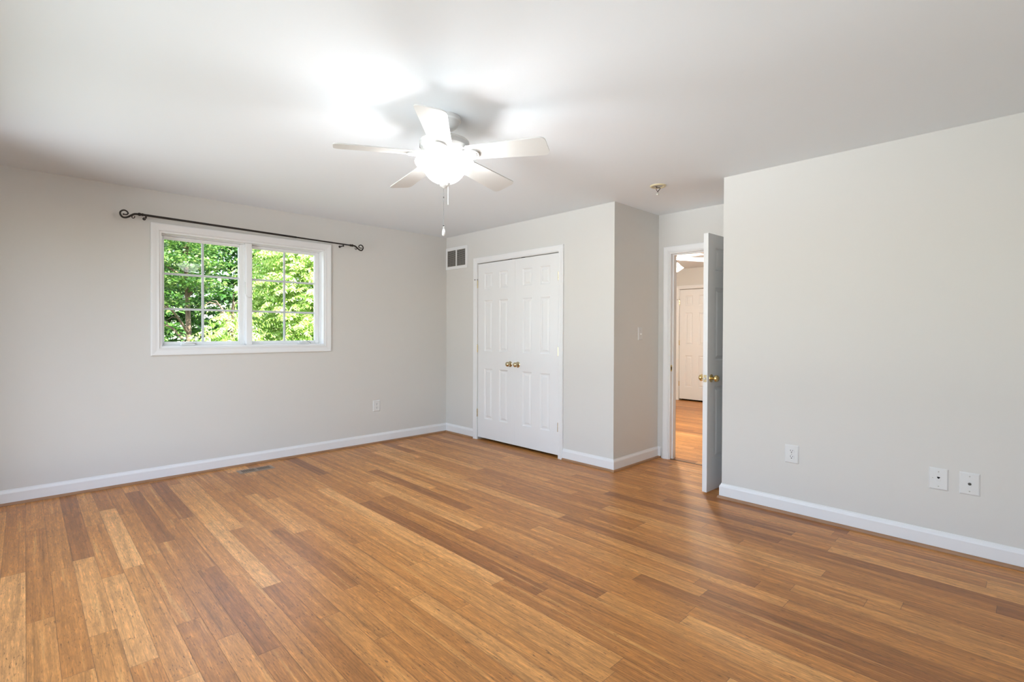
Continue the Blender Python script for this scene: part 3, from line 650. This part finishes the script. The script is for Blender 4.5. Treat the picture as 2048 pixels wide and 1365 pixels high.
def pinnate_tree(name, label, x, y, h, c, r, n_spray, m, lf=.115, group=None):
    o = thing(name, label, 'tree', (x, y, GZ), group=group)
    c = np.array(c)-np.array((x, y, GZ))
    P = crown_points(n_spray, c, r, None, .30)
    out = P-c; out[:, 2] = 0; az = unit(out+rng.normal(size=out.shape)*.9*np.array((1, 1, 0))); K = 8
    B = []; D = []; U = []; Ls = []
    ln = .30+.22*rng.random(n_spray)
    for k in range(K):
        t = (k+.7)/K
        pos = P+az*(ln*t)[:, None]+np.array((0, 0, 1))*(.06*t-.20*t*t)[..., None] if False else P+az*(ln*t)[:, None]
        pos = pos+np.array((0, 0, 1))*(.05*t-.17*t*t)
        side = np.cross(az, (0, 0, 1.))
        for s in (-1, 1):
            dd = side*s*.8+az*.35+np.array((0, 0, -.75))*(.6+.7*rng.random((n_spray, 1)))+rng.normal(size=P.shape)*.18
            B.append(pos); D.append(dd); U.append(np.array((0, 0, 1.))+az*.5+rng.normal(size=P.shape)*.3); Ls.append(lf*(.75+.5*rng.random(n_spray))*(1-.35*abs(t-.5)))
    B, D, U, Ls = map(np.concatenate, (B, D, U, Ls))
    f = quads('foliage', leaves(B, D, U, Ls, Ls*.36), m, o); f['kind'] = 'stuff'
    trunk_and_limbs(o, h, c, r, 14)
    return o
def broad_tree(name, label, x, y, c, r, n, m, lf=.13, group=None, trunk=.11, lean=(0, 0), tiers=.55):
    o = thing(name, label, 'tree', (x, y, GZ), group=group)
    c = np.array(c)-np.array((x, y, GZ)); nc = n//14
    P = crown_points(nc, c, r, tiers, .3); P = np.repeat(P, 14, 0)+rng.normal(size=(nc*14, 3))*np.array((.24, .24, .07))
    N = len(P); az = rng.normal(size=(N, 3)); az[:, 2] = az[:, 2]*.25-.35
    L = lf*(.7+.6*rng.random(N))
    f = quads('foliage', leaves(P, az, np.array((0, 0, 1.))+rng.normal(size=(N, 3))*.35, L, L*.72), m, o); f['kind'] = 'stuff'
    trunk_and_limbs(o, None, c, r, 9, trunk, lean)
    return o
def trunk_and_limbs(o, h, c, r, n, rad=.10, lean=(0, 0)):
    top = np.array((c[0]+lean[0], c[1]+lean[1], c[2]+r[2]*.7))
    pts = [(0, 0, 0), (top[0]*.10+.02, top[1]*.10, top[2]*.3), (top[0]*.45, top[1]*.45, top[2]*.6), tuple(top)]
    S = spline(pts, 6); bm = tube(bmesh.new(), S, [rad*(1-.65*i/len(S)) for i in range(len(S))], 12)
    for k in range(n):
        b0 = Vector(S[int(len(S)*(.35+.6*k/n))]); a = 2.4*k; e = Vector((c[0]+r[0]*.75*math.cos(a), c[1]+r[1]*.75*math.sin(a), b0.z+.5+.3*math.sin(k*1.7)))
        m_ = (b0+e)/2+Vector((0, 0, .25)); Q = spline([b0, m_, e], 6); tube(bm, Q, [rad*.34*(1-.8*i/len(Q)) for i in range(len(Q))], 6)
        for j in range(3):
            q = Q[4+j*3] if 4+j*3 < len(Q) else Q[-1]; e2 = q+Vector((.25*math.cos(a+1.2*(j-1)), .25*math.sin(a+1.2*(j-1)), -.05+.2*(j % 2))); tube(bm, [q, (q+e2)/2+Vector((0, 0, .06)), e2], [rad*.13, rad*.10, rad*.04], 5)
    obj('trunk', bm, M_bark, o, smooth=True)
pinnate_tree('sumac_tree', 'bright tree with drooping leaflets filling the right window sash', -6.9, 2.2, 6, (-7.0, 1.3, 1.9), (1.55, 1.5, 2.4), 4600, M_leafA, lf=.10)
pinnate_tree('sumac_tree', 'bright drooping leafed bough low in left sash beside the mullion', -4.9, -1.0, 5, (-5.0, -1.12, .75), (.65, .42, 1.0), 520, M_leafA, lf=.085)
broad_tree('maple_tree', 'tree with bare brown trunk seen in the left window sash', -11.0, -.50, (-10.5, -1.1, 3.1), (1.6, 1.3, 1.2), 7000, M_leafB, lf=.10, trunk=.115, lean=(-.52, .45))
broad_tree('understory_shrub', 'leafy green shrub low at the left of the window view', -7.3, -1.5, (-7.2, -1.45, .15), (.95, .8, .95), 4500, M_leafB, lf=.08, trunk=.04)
for k, (x, y, cz, rr, rz, mm, lab) in enumerate((
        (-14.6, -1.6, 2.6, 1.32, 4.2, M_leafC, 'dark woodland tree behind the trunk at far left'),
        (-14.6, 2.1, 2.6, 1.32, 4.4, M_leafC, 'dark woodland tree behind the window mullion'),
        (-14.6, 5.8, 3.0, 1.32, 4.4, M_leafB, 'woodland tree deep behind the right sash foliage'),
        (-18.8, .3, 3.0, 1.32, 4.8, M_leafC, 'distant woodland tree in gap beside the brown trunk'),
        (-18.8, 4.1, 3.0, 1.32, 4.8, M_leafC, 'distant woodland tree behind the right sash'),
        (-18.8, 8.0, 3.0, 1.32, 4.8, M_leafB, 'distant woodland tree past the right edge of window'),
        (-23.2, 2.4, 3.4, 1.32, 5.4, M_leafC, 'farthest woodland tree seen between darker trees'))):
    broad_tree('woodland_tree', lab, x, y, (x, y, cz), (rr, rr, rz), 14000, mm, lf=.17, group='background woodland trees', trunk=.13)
